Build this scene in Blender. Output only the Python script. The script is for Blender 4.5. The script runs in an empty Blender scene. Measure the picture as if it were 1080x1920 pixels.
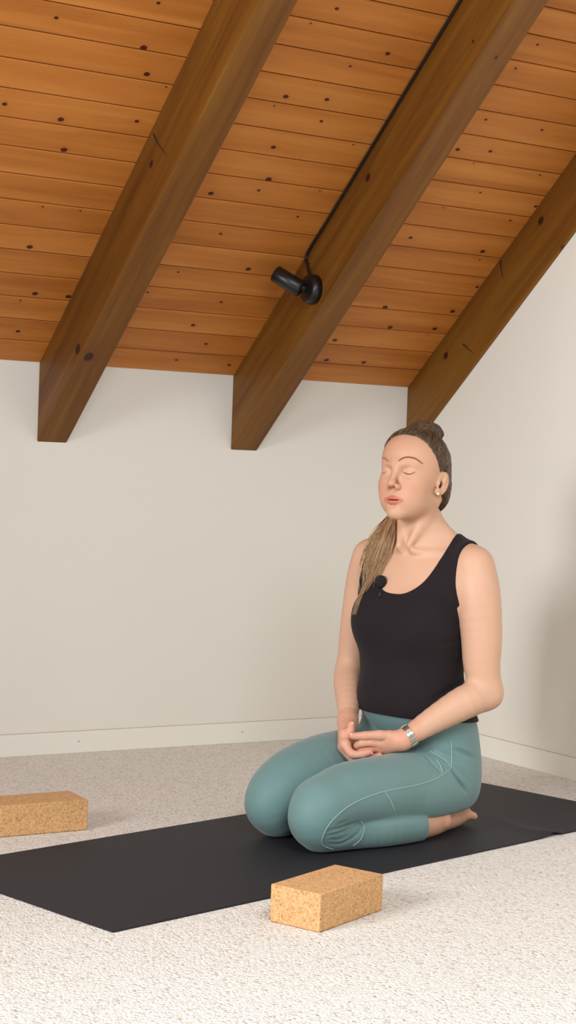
import bpy, bmesh, math, random
import numpy as np
from mathutils import Vector, Matrix
from mathutils.bvhtree import BVHTree
random.seed(7); RNG = np.random.default_rng(7)
S = bpy.context.scene; C = S.collection
PI = math.pi

# ---------------------------------------------------------------- camera
CAM_F, CAM_PITCH, CAM_ROLL, CAM_YAW, CAM_H = 3131.8, -0.024, 0.0348, 0.5393, 0.8901
cF = Vector((math.sin(CAM_YAW)*math.cos(CAM_PITCH), math.cos(CAM_YAW)*math.cos(CAM_PITCH), math.sin(CAM_PITCH)))
cR0 = Vector((math.cos(CAM_YAW), -math.sin(CAM_YAW), 0)); cU0 = cR0.cross(cF)
cR = cR0*math.cos(CAM_ROLL) + cU0*math.sin(CAM_ROLL); cU = -cR0*math.sin(CAM_ROLL) + cU0*math.cos(CAM_ROLL)
cO = Vector((0, 0, CAM_H))
cd = bpy.data.cameras.new('camera'); co = bpy.data.objects.new('camera', cd); C.objects.link(co)
cd.sensor_fit = 'HORIZONTAL'; cd.sensor_width = 36.0; cd.lens = 36.0*CAM_F/1080.0
co.matrix_world = Matrix(((cR.x, cU.x, -cF.x, cO.x), (cR.y, cU.y, -cF.y, cO.y), (cR.z, cU.z, -cF.z, cO.z), (0, 0, 0, 1)))
S.camera = co
def pixray(px, py): return (cF + cR*((px-540)/CAM_F) - cU*((py-960)/CAM_F)).normalized()

# ---------------------------------------------------------------- light
S.view_settings.view_transform = 'Standard'; S.view_settings.look = 'None'
S.view_settings.exposure = 0.0; S.view_settings.gamma = 1.0; S.view_settings.use_curve_mapping = False
wd = bpy.data.worlds.new('world'); S.world = wd; wd.use_nodes = True
wd.node_tree.nodes['Background'].inputs[0].default_value = (1.0, 0.985, 0.965, 1)
wd.node_tree.nodes['Background'].inputs[1].default_value = 0.58
def area(name, loc, target, sx, sy, power, col):
    l = bpy.data.lights.new(name, 'AREA'); l.shape = 'RECTANGLE'; l.size = sx; l.size_y = sy; l.energy = power; l.color = col
    o = bpy.data.objects.new(name, l); C.objects.link(o); o.location = loc
    o.rotation_euler = (Vector(target)-Vector(loc)).to_track_quat('-Z', 'Y').to_euler(); return l
area('daylight_side_window', (-1.7, 2.0, 1.55), (3.2, 1.9, 0.4), 1.0, 1.0, 45, (0.96, 0.98, 1.0)).spread = math.radians(88)
area('daylight_roof_window', (1.1, 0.6, 2.3), (1.75, 2.3, 0.0), 1.1, 0.8, 52, (0.88, 0.95, 1.0))

# ---------------------------------------------------------------- helpers
def tag(o, label=None, cat=None, group=None, kind=None):
    if label: o['label'] = label
    if cat: o['category'] = cat
    if group: o['group'] = group
    if kind: o['kind'] = kind
    return o
def empty(name, loc=(0, 0, 0), rz=0.0, parent=None):
    o = bpy.data.objects.new(name, None); C.objects.link(o); o.location = loc; o.rotation_euler = (0, 0, rz)
    o.empty_display_size = 0.05
    if parent: o.parent = parent
    return o
def link(name, me, mat=None, parent=None, smooth=False):
    o = bpy.data.objects.new(name, me); C.objects.link(o)
    if mat: me.materials.append(mat)
    if parent: o.parent = parent
    if smooth: me.polygons.foreach_set('use_smooth', [True]*len(me.polygons))
    return o
def from_bm(name, bm, mat=None, parent=None, smooth=False):
    me = bpy.data.meshes.new(name); bm.normal_update(); bm.to_mesh(me); bm.free()
    return link(name, me, mat, parent, smooth)
def from_np(name, V, F, mat=None, parent=None, smooth=True):
    me = bpy.data.meshes.new(name)
    me.vertices.add(len(V)); me.vertices.foreach_set('co', np.asarray(V, np.float32).ravel())
    n = F.shape[1]; me.loops.add(F.size); me.loops.foreach_set('vertex_index', F.astype(np.int32).ravel())
    me.polygons.add(len(F)); me.polygons.foreach_set('loop_start', np.arange(0, F.size, n, dtype=np.int32))
    me.update(calc_edges=True); me.validate()
    return link(name, me, mat, parent, smooth)
def bx(bm, lo, hi, M=None):
    vs = [bm.verts.new(Vector((x, y, z)) if M is None else M @ Vector((x, y, z))) for z in (lo[2], hi[2]) for y in (lo[1], hi[1]) for x in (lo[0], hi[0])]
    fs = [bm.faces.new([vs[i] for i in f]) for f in ((0, 2, 3, 1), (4, 5, 7, 6), (0, 1, 5, 4), (2, 6, 7, 3), (0, 4, 6, 2), (1, 3, 7, 5))]
    return vs, fs
def bevel(bm, w, seg=2, sharp=0.5):
    bm.normal_update()
    es = [e for e in bm.edges if len(e.link_faces) == 2 and e.calc_face_angle(0) > sharp]
    bmesh.ops.bevel(bm, geom=es, offset=w, segments=seg, profile=0.5, affect='EDGES')
def tube(bm, pts, rad, n=8, cap=True):
    pts = [Vector(p) for p in pts]; rings = []; up = None
    for i, p in enumerate(pts):
        t = (pts[min(i+1, len(pts)-1)] - pts[max(i-1, 0)]).normalized()
        if up is None: up = t.orthogonal().normalized()
        up = (up - t*up.dot(t)).normalized(); s = t.cross(up)
        r = rad[i] if hasattr(rad, '__len__') else rad
        rings.append([bm.verts.new(p + (up*math.cos(2*PI*k/n) + s*math.sin(2*PI*k/n))*r) for k in range(n)])
    for a, b in zip(rings, rings[1:]):
        for k in range(n): bm.faces.new((a[k], a[(k+1) % n], b[(k+1) % n], b[k]))
    if cap and n > 2: bm.faces.new(rings[0][::-1]); bm.faces.new(rings[-1])
def lathe(bm, prof, n, M):
    rings = []
    for r, z in prof:
        rings.append([bm.verts.new(M @ Vector((max(r, 1e-5)*math.cos(2*PI*k/n), max(r, 1e-5)*math.sin(2*PI*k/n), z))) for k in range(n)])
    for a, b in zip(rings, rings[1:]):
        for k in range(n): bm.faces.new((a[k], a[(k+1) % n], b[(k+1) % n], b[k]))
def spline(pts, n):
    P = np.array(pts, float); m = len(P); out = []
    E = np.vstack([2*P[0]-P[1], P, 2*P[-1]-P[-2]])
    for t in np.linspace(0, m-1-1e-9, n):
        i = int(t); u = t-i; a, b, c, d = E[i:i+4]
        out.append(0.5*((2*b)+(-a+c)*u+(2*a-5*b+4*c-d)*u*u+(-a+3*b-3*c+d)*u**3))
    return np.array(out)

# node helpers
def mat(name, rough=0.6, **kw):
    m = bpy.data.materials.new(name); m.use_nodes = True; nt = m.node_tree
    b = nt.nodes['Principled BSDF']; b.inputs['Roughness'].default_value = rough
    for k, v in kw.items(): b.inputs[k.replace('_', ' ')].default_value = v
    return m, nt, b
def node(nt, t, **kw):
    n = nt.nodes.new(t)
    for k, v in kw.items():
        if k.startswith('i_'): n.inputs[k[2:].replace('_', ' ')].default_value = v
        else: setattr(n, k, v)
    return n
def lk(nt, a, b): nt.links.new(a, b)
def sc(c):   # sRGB 0-255 to linear
    return tuple(((v/255)/12.92 if v/255 <= 0.04045 else ((v/255+0.055)/1.055)**2.4) for v in c) + (1,)
def ramp(nt, src, stops, interp='LINEAR'):
    r = node(nt, 'ShaderNodeValToRGB'); r.color_ramp.interpolation = interp
    e = r.color_ramp.elements
    while len(e) < len(stops): e.new(0.5)
    for x, (p, c) in zip(e, stops): x.position = p; x.color = c
    lk(nt, src, r.inputs[0]); return r.outputs[0]
def mathn(nt, op, a, b=None, c=None):
    n = node(nt, 'ShaderNodeMath', operation=op)
    for i, v in enumerate((a, b, c)):
        if v is None: continue
        if isinstance(v, (int, float)): n.inputs[i].default_value = v
        else: lk(nt, v, n.inputs[i])
    return n.outputs[0]
def mixc(nt, f, a, b, mode='MIX'):
    n = node(nt, 'ShaderNodeMix', data_type='RGBA', blend_type=mode)
    for s, v in ((n.inputs[0], f), (n.inputs[6], a), (n.inputs[7], b)):
        if isinstance(v, (int, float, tuple)): s.default_value = v
        else: lk(nt, v, s)
    return n.outputs[2]
def mapped(nt, scale, coord='Object', loc=(0, 0, 0)):
    tc = node(nt, 'ShaderNodeTexCoord'); mp = node(nt, 'ShaderNodeMapping'); mp.inputs['Scale'].default_value = scale; mp.inputs['Location'].default_value = loc
    lk(nt, tc.outputs[coord], mp.inputs[0]); return mp.outputs[0]
def noise(nt, vec, scale, detail=4, rough=0.55, dist=0.0):
    n = node(nt, 'ShaderNodeTexNoise'); n.inputs['Scale'].default_value = scale; n.inputs['Detail'].default_value = detail
    n.inputs['Roughness'].default_value = rough; n.inputs['Distortion'].default_value = dist; lk(nt, vec, n.inputs['Vector']); return n.outputs[0]
def bump(nt, b, h, strength, dist):
    n = node(nt, 'ShaderNodeBump'); n.inputs['Strength'].default_value = strength; n.inputs['Distance'].default_value = dist
    lk(nt, h, n.inputs['Height']); lk(nt, n.outputs[0], b.inputs['Normal'])

# ---------------------------------------------------------------- materials
def plaster(name, col):
    m, nt, b = mat(name, 0.85); v = mapped(nt, (1, 1, 1))
    c = mixc(nt, noise(nt, v, 2.2, 3), sc(col), sc(tuple(x-5 for x in col))); lk(nt, c, b.inputs['Base Color'])
    bump(nt, b, noise(nt, v, 45, 5), 0.16, 0.003); return m
M_WALL = plaster('white_plaster', (236, 231, 221))
M_BASE, nt, b = mat('painted_board', 0.5); b.inputs['Base Color'].default_value = sc((238, 234, 224))
bump(nt, b, noise(nt, mapped(nt, (1, 1, 1)), 30, 3), 0.06, 0.002)

M_SHADOWLINE, nt, b = mat('shadow_line_grey', 0.9); b.inputs['Base Color'].default_value = sc((196, 184, 168))  # grey stands in for the shadow gap above the baseboards
def carpet():
    m, nt, b = mat('carpet', 0.95); v = mapped(nt, (1, 1, 1))
    vo = node(nt, 'ShaderNodeTexVoronoi', feature='F1'); vo.inputs['Scale'].default_value = 190; lk(nt, v, vo.inputs['Vector'])
    sp = node(nt, 'ShaderNodeSeparateColor'); lk(nt, vo.outputs['Color'], sp.inputs[0])
    c = ramp(nt, sp.outputs[0], [(0.0, sc((176, 162, 148))), (0.08, sc((212, 204, 195))), (0.35, sc((232, 227, 219))), (1.0, sc((242, 239, 234)))])
    n2 = noise(nt, v, 60, 4, 0.6); c = mixc(nt, mathn(nt, 'MULTIPLY', n2, 0.35), c, sc((196, 180, 166)))
    n3 = noise(nt, v, 2.3, 3); c = mixc(nt, mathn(nt, 'MULTIPLY', n3, 0.22), c, sc((214, 202, 188)))
    lk(nt, c, b.inputs['Base Color'])
    h = mathn(nt, 'SUBTRACT', mathn(nt, 'MULTIPLY', noise(nt, v, 120, 3), 0.8), vo.outputs['Distance'])
    bump(nt, b, h, 0.55, 0.006); return m
M_CARPET = carpet()

def wood(name, cols, knotc, ysc, knots=(3.2, 11.1), knot_r=0.055, attr=True, rough=0.45, seed=0.0, kprob=0.52):
    """grain runs along object X; Y is across."""
    m, nt, b = mat(name, rough, Specular_IOR_Level=0.3)
    tc = node(nt, 'ShaderNodeTexCoord'); sep = node(nt, 'ShaderNodeSeparateXYZ'); lk(nt, tc.outputs['Object'], sep.inputs[0])
    x, y, z = sep.outputs
    if attr:
        at = node(nt, 'ShaderNodeAttribute', attribute_name='plank'); off = at.outputs['Fac']
    else:
        off = mathn(nt, 'ADD', seed, 0.0)
    yy = mathn(nt, 'ADD', y, mathn(nt, 'MULTIPLY', z, 1.0)) if not attr else y
    # knots
    kx = mathn(nt, 'MULTIPLY', mathn(nt, 'ADD', x, mathn(nt, 'MULTIPLY', off, 3.7)), knots[0]); ky = mathn(nt, 'MULTIPLY', yy, knots[1])
    cv = node(nt, 'ShaderNodeCombineXYZ'); lk(nt, kx, cv.inputs[0]); lk(nt, ky, cv.inputs[1]); cv.inputs[2].default_value = seed
    vo = node(nt, 'ShaderNodeTexVoronoi', feature='F1', voronoi_dimensions='2D'); vo.inputs['Scale'].default_value = 1.0; vo.inputs['Randomness'].default_value = 0.9; lk(nt, cv.outputs[0], vo.inputs['Vector'])
    # true-distance knot: vector from feature point, unscaled
    dv = node(nt, 'ShaderNodeVectorMath', operation='SUBTRACT'); lk(nt, cv.outputs[0], dv.inputs[0]); lk(nt, vo.outputs['Position'], dv.inputs[1])
    dm = node(nt, 'ShaderNodeVectorMath', operation='MULTIPLY'); lk(nt, dv.outputs[0], dm.inputs[0]); dm.inputs[1].default_value = (0.75/knots[0], 1.0/knots[1], 0)
    ln = node(nt, 'ShaderNodeVectorMath', operation='LENGTH'); lk(nt, dm.outputs[0], ln.inputs[0]); kd = ln.outputs['Value']   # metres
    sp = node(nt, 'ShaderNodeSeparateColor'); lk(nt, vo.outputs['Color'], sp.inputs[0])
    on = mathn(nt, 'LESS_THAN', sp.outputs[0], kprob)
    size = mathn(nt, 'MULTIPLY_ADD', sp.outputs[1], knot_r*0.11, knot_r*0.035)
    k = mathn(nt, 'DIVIDE', kd, size)
    core = mathn(nt, 'MULTIPLY', mathn(nt, 'SUBTRACT', 1.0, node_smooth(nt, k, 0.75, 1.15)), on)
    halo = mathn(nt, 'MULTIPLY', mathn(nt, 'POWER', 2.718, mathn(nt, 'MULTIPLY', k, -0.55)), on)
    # grain
    gy = mathn(nt, 'ADD', mathn(nt, 'ADD', yy, mathn(nt, 'MULTIPLY', halo, 0.012)), mathn(nt, 'MULTIPLY', off, 5.3))
    gv = node(nt, 'ShaderNodeCombineXYZ'); lk(nt, mathn(nt, 'ADD', mathn(nt, 'MULTIPLY', x, 0.9), mathn(nt, 'MULTIPLY', off, 17.0)), gv.inputs[0]); lk(nt, mathn(nt, 'MULTIPLY', gy, ysc), gv.inputs[1]); lk(nt, mathn(nt, 'MULTIPLY', z, 2.0), gv.inputs[2])
    g = noise(nt, gv.outputs[0], 2.0, 6, 0.6, 0.6)
    g2 = noise(nt, gv.outputs[0], 0.6, 2, 0.5)
    f = mathn(nt, 'MULTIPLY_ADD', g2, 0.5, mathn(nt, 'MULTIPLY', g, 0.5))
    c = ramp(nt, f, [(0.34, sc(cols[0])), (0.5, sc(cols[1])), (0.64, sc(cols[2]))])
    if attr:
        c = mixc(nt, mathn(nt, 'MULTIPLY', off, 0.22), c, sc(cols[0]))
    c = mixc(nt, mathn(nt, 'MULTIPLY', halo, 0.45), c, sc(cols[0]))
    c = mixc(nt, core, c, sc(knotc))
    lk(nt, c, b.inputs['Base Color'])
    bump(nt, b, g, 0.12, 0.002); return m
def node_smooth(nt, v, lo, hi):
    n = node(nt, 'ShaderNodeMapRange', interpolation_type='SMOOTHSTEP'); n.inputs[1].default_value = lo; n.inputs[2].default_value = hi
    lk(nt, v, n.inputs[0]); return n.outputs[0]
M_BOARD = wood('pine_boards', [(164, 96, 36), (190, 118, 50), (204, 134, 64)], (72, 28, 10), 13, (4.6, 11.1), .055, True, 0.45, 0.0, .72)
M_BEAM = [wood('stained_beam', [(92, 54, 14), (118, 74, 22), (130, 90, 32)], (58, 26, 8), 16, (1.6, 7.0), 0.10, False, 0.5, s) for s in (0.3, 4.7, 9.1)]
M_GAP, nt, b = mat('board_groove', 0.9); b.inputs['Base Color'].default_value = sc((46, 18, 6))

def cork():
    m, nt, b = mat('cork', 0.85, Specular_IOR_Level=0.25); v = mapped(nt, (1, 1, 1))
    vo = node(nt, 'ShaderNodeTexVoronoi', feature='F1'); vo.inputs['Scale'].default_value = 330; lk(nt, v, vo.inputs['Vector'])
    sp = node(nt, 'ShaderNodeSeparateColor'); lk(nt, vo.outputs['Color'], sp.inputs[0])
    c = ramp(nt, sp.outputs[0], [(0.0, sc((160, 110, 64))), (0.10, sc((190, 144, 96))), (0.5, sc((204, 160, 112))), (1.0, sc((220, 180, 132)))])
    c = mixc(nt, mathn(nt, 'MULTIPLY', noise(nt, v, 90, 4, 0.6), 0.4), c, sc((196, 142, 88)))
    lk(nt, c, b.inputs['Base Color']); bump(nt, b, sp.outputs[1], 0.2, 0.001); return m
M_CORK = cork()
M_MAT, nt, b = mat('mat_rubber', 0.62, Specular_IOR_Level=0.35); v = mapped(nt, (1, 1, 1))
lk(nt, mixc(nt, noise(nt, v, 3, 3), sc((28, 26, 32)), sc((36, 35, 41))), b.inputs['Base Color']); bump(nt, b, noise(nt, v, 260, 2), 0.25, 0.001)
M_BLACK, nt, b = mat('black_lacquer', 0.35); b.inputs['Base Color'].default_value = sc((22, 18, 18))
M_FOAM, nt, b = mat('black_foam', 0.95); b.inputs['Base Color'].default_value = sc((24, 20, 22)); bump(nt, b, noise(nt, mapped(nt, (1, 1, 1)), 700, 3), 0.6, 0.001)
M_STEEL, nt, b = mat('brushed_steel', 0.28, Metallic=1.0); b.inputs['Base Color'].default_value = sc((205, 198, 188))
M_GOLD, nt, b = mat('pearl_gold', 0.25); b.inputs['Base Color'].default_value = sc((245, 226, 190))

M_SKIN, nt, b = mat('skin', 0.5, Subsurface_Weight=0.08, Subsurface_Scale=0.008, Specular_IOR_Level=0.35)
b.inputs['Subsurface Radius'].default_value = (1.0, 0.35, 0.2)
v = mapped(nt, (1, 1, 1)); at = node(nt, 'ShaderNodeAttribute', attribute_name='tint')
c = mixc(nt, mathn(nt, 'MULTIPLY', noise(nt, v, 24, 3), 0.25), at.outputs['Color'], sc((202, 144, 116)))
lk(nt, c, b.inputs['Base Color']); bump(nt, b, noise(nt, v, 420, 3), 0.05, 0.0006)
def fabric(name, c1, c2, rough, sheen, wscale=900):
    m, nt, b = mat(name, rough, Specular_IOR_Level=0.25, Sheen_Weight=sheen); v = mapped(nt, (1, 1, 1))
    lk(nt, mixc(nt, noise(nt, v, 7, 3), sc(c1), sc(c2)), b.inputs['Base Color'])
    bump(nt, b, noise(nt, v, wscale, 2), 0.15, 0.0005); return m
M_PANTS = fabric('teal_jersey', (99, 129, 128), (107, 137, 135), 0.55, 0.2)
M_SEAM = fabric('teal_stitching', (134, 164, 158), (140, 168, 162), 0.7, 0.2)
M_TANK = fabric('black_jersey', (26, 18, 22), (31, 23, 27), 0.85, 0.05)
def hairmat(name, c1, c2, c3, scale):
    m, nt, b = mat(name, 0.42, Specular_IOR_Level=0.45); v = mapped(nt, scale)
    c = ramp(nt, noise(nt, v, 1.0, 5, 0.7), [(0.35, sc(c1)), (0.52, sc(c2)), (0.68, sc(c3))]); lk(nt, c, b.inputs['Base Color'])
    return m
M_HAIR = hairmat('brown_hair', (62, 44, 30), (78, 58, 40), (92, 70, 50), (200, 200, 60))
M_TAIL, nt, b = mat('dark_blond_hair', 0.42, Specular_IOR_Level=0.4)
at = node(nt, 'ShaderNodeAttribute', attribute_name='strand')
lk(nt, ramp(nt, at.outputs['Fac'], [(0.0, sc((100, 70, 46))), (0.4, sc((150, 112, 76))), (0.8, sc((182, 144, 102))), (1.0, sc((204, 172, 132)))]), b.inputs['Base Color'])
M_STRAND, nt, b = mat('brown_hair_strands', 0.4, Specular_IOR_Level=0.45)
at = node(nt, 'ShaderNodeAttribute', attribute_name='strand')
lk(nt, ramp(nt, at.outputs['Fac'], [(0.0, sc((62, 44, 32))), (0.4, sc((92, 70, 50))), (0.75, sc((118, 94, 68))), (1.0, sc((158, 130, 98)))]), b.inputs['Base Color'])
M_BROW, nt, b = mat('brow_hair', 0.7); b.inputs['Base Color'].default_value = sc((140, 84, 60))
M_LASH, nt, b = mat('lash_hair', 0.7); b.inputs['Base Color'].default_value = sc((84, 34, 26))
M_NAIL, nt, b = mat('nail', 0.25); b.inputs['Base Color'].default_value = sc((240, 190, 172))

# ---------------------------------------------------------------- room
WY, WX, WH, SL = 4.7376, 3.3055, 1.1936, 0.6838      # back wall, corner, knee wall height, roof slope
BX = (1.9407, 2.6104, 3.2965); BW, BV = 0.0978, 0.2394
T = math.tan(SL)
def plane_obj(name, quad, m, thick):
    bm = bmesh.new(); q = [Vector(p) for p in quad]; n = (q[1]-q[0]).cross(q[2]-q[0]).normalized()
    a = [bm.verts.new(p) for p in q]; bb = [bm.verts.new(p-n*thick) for p in q]
    bm.faces.new(a); bm.faces.new(bb[::-1])
    k = len(q)
    for i in range(k): bm.faces.new((a[i], bb[i], bb[(i+1) % k], a[(i+1) % k]))
    o = from_bm(name, bm, m); tag(o, kind='structure'); return o
plane_obj('floor', [(-1.4, -0.6, 0), (WX+0.1, -0.6, 0), (WX+0.1, WY+0.1, 0), (-1.4, WY+0.1, 0)], M_CARPET, 0.1)
plane_obj('wall_back', [(-1.4, WY, 0), (WX, WY, 0), (WX, WY, WH+0.02), (-1.4, WY, WH+0.02)], M_WALL, 0.1)
ztop = lambda y: WH + (WY-y)*T
plane_obj('wall_right', [(WX, WY, 0), (WX, 1.6, 0), (WX, 1.6, ztop(1.6)+0.03), (WX, WY, WH+0.03)], M_WALL, 0.1)
# baseboards, each topped by a grey strip coloured as a shadow line
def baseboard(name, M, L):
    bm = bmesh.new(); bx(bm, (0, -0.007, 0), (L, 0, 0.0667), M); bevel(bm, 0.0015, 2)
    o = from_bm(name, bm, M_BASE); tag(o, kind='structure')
    bm = bmesh.new(); bx(bm, (0, -0.0035, 0.0667), (L, 0, 0.0683), M); c_ = from_bm('painted_shadow_line', bm, M_SHADOWLINE, o); c_['label'] = 'thin grey strip painted as a shadow line above the skirting board'; return o
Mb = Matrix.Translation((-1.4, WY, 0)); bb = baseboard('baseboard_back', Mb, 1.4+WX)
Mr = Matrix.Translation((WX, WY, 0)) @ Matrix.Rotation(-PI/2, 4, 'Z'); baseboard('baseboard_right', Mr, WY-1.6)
for x in (2.107, 2.686):
    bm = bmesh.new(); lathe(bm, [(0, 0.0016), (0.0022, 0.0014), (0.003, 0), (0.003, -0.002)], 12, Matrix.Translation((x, WY-0.007, 0.036)) @ Matrix.Rotation(PI/2, 4, 'X'))
    o = from_bm('screw', bm, M_STEEL, bb, True); o['label'] = 'small metal screw head'
# ceiling: boards run along X, slope rises towards the viewer
ceil = bpy.data.objects.new('ceiling', bpy.data.meshes.new('ceiling')); C.objects.link(ceil)
ceil.location = (0, WY, WH); ceil.rotation_euler = (-(SL), 0, 0)
bm = bmesh.new(); pl = bm.verts.layers.float.new('plank')
BWD = 0.0902; x0, x1 = -1.2, WX+0.05
for i in range(-1, 27):
    a, bq = i*BWD, (i+1)*BWD; g = 0.0030; r = random.random()
    prof = [(a+g/2, 0.018), (a+g/2, 0.003), (a+g/2+0.0022, 0.0), (bq-g/2-0.0022, 0.0), (bq-g/2, 0.003), (bq-g/2, 0.018)]
    A = []; B_ = []
    for y, z in prof:
        for lst, x in ((A, x0), (B_, x1)):
            vv = bm.verts.new((x, -y, z)); vv[pl] = r; lst.append(vv)
    for j in range(5): bm.faces.new((A[j], A[j+1], B_[j+1], B_[j]))
mb_idx = len(bm.faces)
vv = [bm.verts.new(p) for p in ((x0, BWD, 0.012), (x1, BWD, 0.012), (x1, -27*BWD, 0.012), (x0, -27*BWD, 0.012))]; bm.faces.new(vv)
vv2 = [bm.verts.new(p) for p in ((x0, BWD, 0.06), (x1, BWD, 0.06), (x1, -27*BWD, 0.06), (x0, -27*BWD, 0.06))]; bm.faces.new(vv2[::-1])
for i in range(4): bm.faces.new((vv[i], vv2[i], vv2[(i+1) % 4], vv[(i+1) % 4]))
bm.faces.ensure_lookup_table()
bm.normal_update(); bm.to_mesh(ceil.data); bm.free()
ceil.data.materials.append(M_BOARD); ceil.data.materials.append(M_GAP)
for p in ceil.data.polygons:
    if p.index >= mb_idx: p.material_index = 1
tag(ceil, kind='structure')
# beams
blabel = ['dark brown timber beam farthest left under the sloping ceiling', 'dark brown middle timber beam carrying the black spotlight', 'dark brown timber beam tight against the right wall']
for i, x in enumerate(BX):
    o = bpy.data.objects.new('ceiling_beam', bpy.data.meshes.new('ceiling_beam')); C.objects.link(o)
    o.location = (x, WY, WH); o.rotation_euler = (-SL, 0, 0)
    # beam local frame shared with ceiling: local -Y runs up the slope
    bm = bmesh.new(); L = 2.9; dep = BV*math.cos(SL); w = BW if i < 2 else 0.06; N = 40
    # section cut plumb at the wall, square at the far upper end
    RR = [[bm.verts.new((xx, -(L*k/N) - zz*math.tan(SL)*(1-k/N), zz)) for xx, zz in ((0, 0), (0, -dep), (w, -dep), (w, 0))] for k in range(N+1)]
    for k in range(N):
        for j in range(4): bm.faces.new((RR[k][j], RR[k][(j+1) % 4], RR[k+1][(j+1) % 4], RR[k+1][j]))
    bm.faces.new(RR[0][::-1]); bm.faces.new(RR[-1]); 
    o.data = bpy.data.meshes.new('ceiling_beam'); bmesh.ops.recalc_face_normals(bm, faces=bm.faces[:])
    bevel(bm, 0.004, 2, 0.8); bm.to_mesh(o.data); bm.free()
    o.data.materials.append(M_BEAM[i])
    # grain runs along local Y of the mesh: rotate mesh so that grain axis is local X
    Q = Matrix.Rotation(PI/2, 4, 'Z'); o.data.transform(Q); o.matrix_basis = Matrix.Translation((x, WY, WH)) @ Matrix.Rotation(-SL, 4, 'X') @ Q.inverted()
    tag(o, blabel[i], 'beam', 'timber beams under the sloping ceiling')

# ---------------------------------------------------------------- spotlight on the middle beam
bxf = BX[1]
sp = empty('ceiling_spotlight', (bxf, 4.252, 1.435)); tag(sp, 'small black cylindrical spotlight with round mount on the middle beam', 'spotlight')
MX = Matrix.Rotation(-PI/2, 4, 'Y')   # local z -> world -x
bm = bmesh.new(); lathe(bm, [(0, 0.030), (0.030, 0.030), (0.041, 0.026), (0.0445, 0.018), (0.0445, 0.0), (0, 0)], 40, MX); from_bm('mounting_disc', bm, M_BLACK, sp, True)
dirh = Vector((-0.42, 0.45, 0.36)).normalized()
p0 = Vector((-0.056, 0.004, 0.002))
bm = bmesh.new(); tube(bm, [(-0.026, 0, 0), (-0.04, 0, 0.003), p0+dirh*0.012], 0.009, 14); from_bm('swivel_arm', bm, M_BLACK, sp, True)
Md = Matrix.Translation(p0) @ dirh.to_track_quat('Z', 'Y').to_matrix().to_4x4()
bm = bmesh.new(); lathe(bm, [(0, -0.012), (0.021, -0.012), (0.0255, -0.008), (0.0255, 0.080), (0.0245, 0.082), (0.0225, 0.082), (0.0215, 0.060), (0, 0.058)], 40, Md); from_bm('lamp_head', bm, M_BLACK, sp, True)
cab = [(-0.012, 0.012, 0.040), (-0.010, 0.030, 0.075), (-0.006, 0.040, 0.11)]
for s in np.linspace(0, 1, 12): 
    y = 4.252+0.05 - s*1.35; cab.append((-0.006, y-4.252, ztop(y)-0.012-1.435 if s > 0.0 else 0.15))
cab = [c for i, c in enumerate(cab) if i != 3]
cpts = spline(cab, 80); bm = bmesh.new(); tube(bm, cpts, 0.0042, 10); from_bm('power_cable', bm, M_BLACK, sp, True)

# drying cracks in the beams: thin dark splits lying in the timber faces
def beam_crack(parent, x, pix):
    pts = []
    for a, b_ in spline([(p[0], p[1], 0) for p in pix], 9)[:, :2]:
        r_ = pixray(a, b_); pts.append(cO+r_*((x-cO.x)/r_.x))
    bm = bmesh.new(); tube(bm, [p+Vector((-.0001, 0, 0)) for p in pts], [.0032*(max(1-i/8, .1))**.7*(.55 if i == 0 else 1) for i in range(9)], 6)
    for v_ in bm.verts: v_.co.x = x-.0012+(v_.co.x-x)*.2
    o = from_bm('drying_crack', bm, M_GAP, None, True); o.data.transform(parent.matrix_basis.inverted()); o.parent = parent
bl_ = [o for o in C.objects if o.name.startswith('ceiling_beam')]
beam_crack(bl_[0], BX[0], [(288, 250), (297, 270), (313, 292)])
beam_crack(bl_[2], BX[2], [(939, 488), (940, 505), (944, 524)])
beam_crack(bl_[2], BX[2], [(868, 645), (877, 653), (888, 663)])
# ---------------------------------------------------------------- cork blocks
def cork_block(x, y, ang, label):
    bm = bmesh.new(); bx(bm, (0, 0, 0), (0.227, 0.12, 0.075)); bevel(bm, 0.0028, 3)
    o = from_bm('yoga_block', bm, M_CORK, None, True); o.location = (x, y, 0.0005); o.rotation_euler = (0, 0, ang)
    tag(o, label, 'yoga block', 'cork yoga blocks on the carpet'); 
    for p in o.data.polygons: p.use_smooth = p.area < 0.0004
    return o
cork_block(1.7263, 2.7112, 0.4096, 'cork yoga block in the foreground, in front of the mat below her knees')
a2 = 1.5647; u2 = (math.cos(a2), math.sin(a2)); v2 = (-u2[1], u2[0])
cork_block(1.685+u2[0]*0.12, 3.7146+u2[1]*0.12, a2+PI/2, 'cork yoga block behind the mat, cut off by the left edge of the photo')

# ---------------------------------------------------------------- mat
ma = 0.2471; mx, my, mw, mlen = 1.3625, 2.8722, 0.6393, 1.83
NX, NY = 180, 64; bm = bmesh.new(); th = 0.004
def mz(u, v_):
    z = 0.0
    z += 0.010*math.exp(-((u-1.415)/0.028)**2)*math.exp(-(v_/0.06)**2)
    z += 0.003*math.exp(-((u-1.36-0.5*v_)/0.03)**2)*math.exp(-((v_-0.1)/0.12)**2)
    return z
top = [[bm.verts.new((mlen*i/NX, mw*j/NY, th+mz(mlen*i/NX, mw*j/NY))) for j in range(NY+1)] for i in range(NX+1)]
bot = [[bm.verts.new((mlen*i/NX, mw*j/NY, 0.0004+mz(mlen*i/NX, mw*j/NY))) for j in range(NY+1)] for i in range(NX+1)]
for i in range(NX):
    for j in range(NY):
        bm.faces.new((top[i][j], top[i+1][j], top[i+1][j+1], top[i][j+1])); bm.faces.new((bot[i][j], bot[i][j+1], bot[i+1][j+1], bot[i+1][j]))
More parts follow.
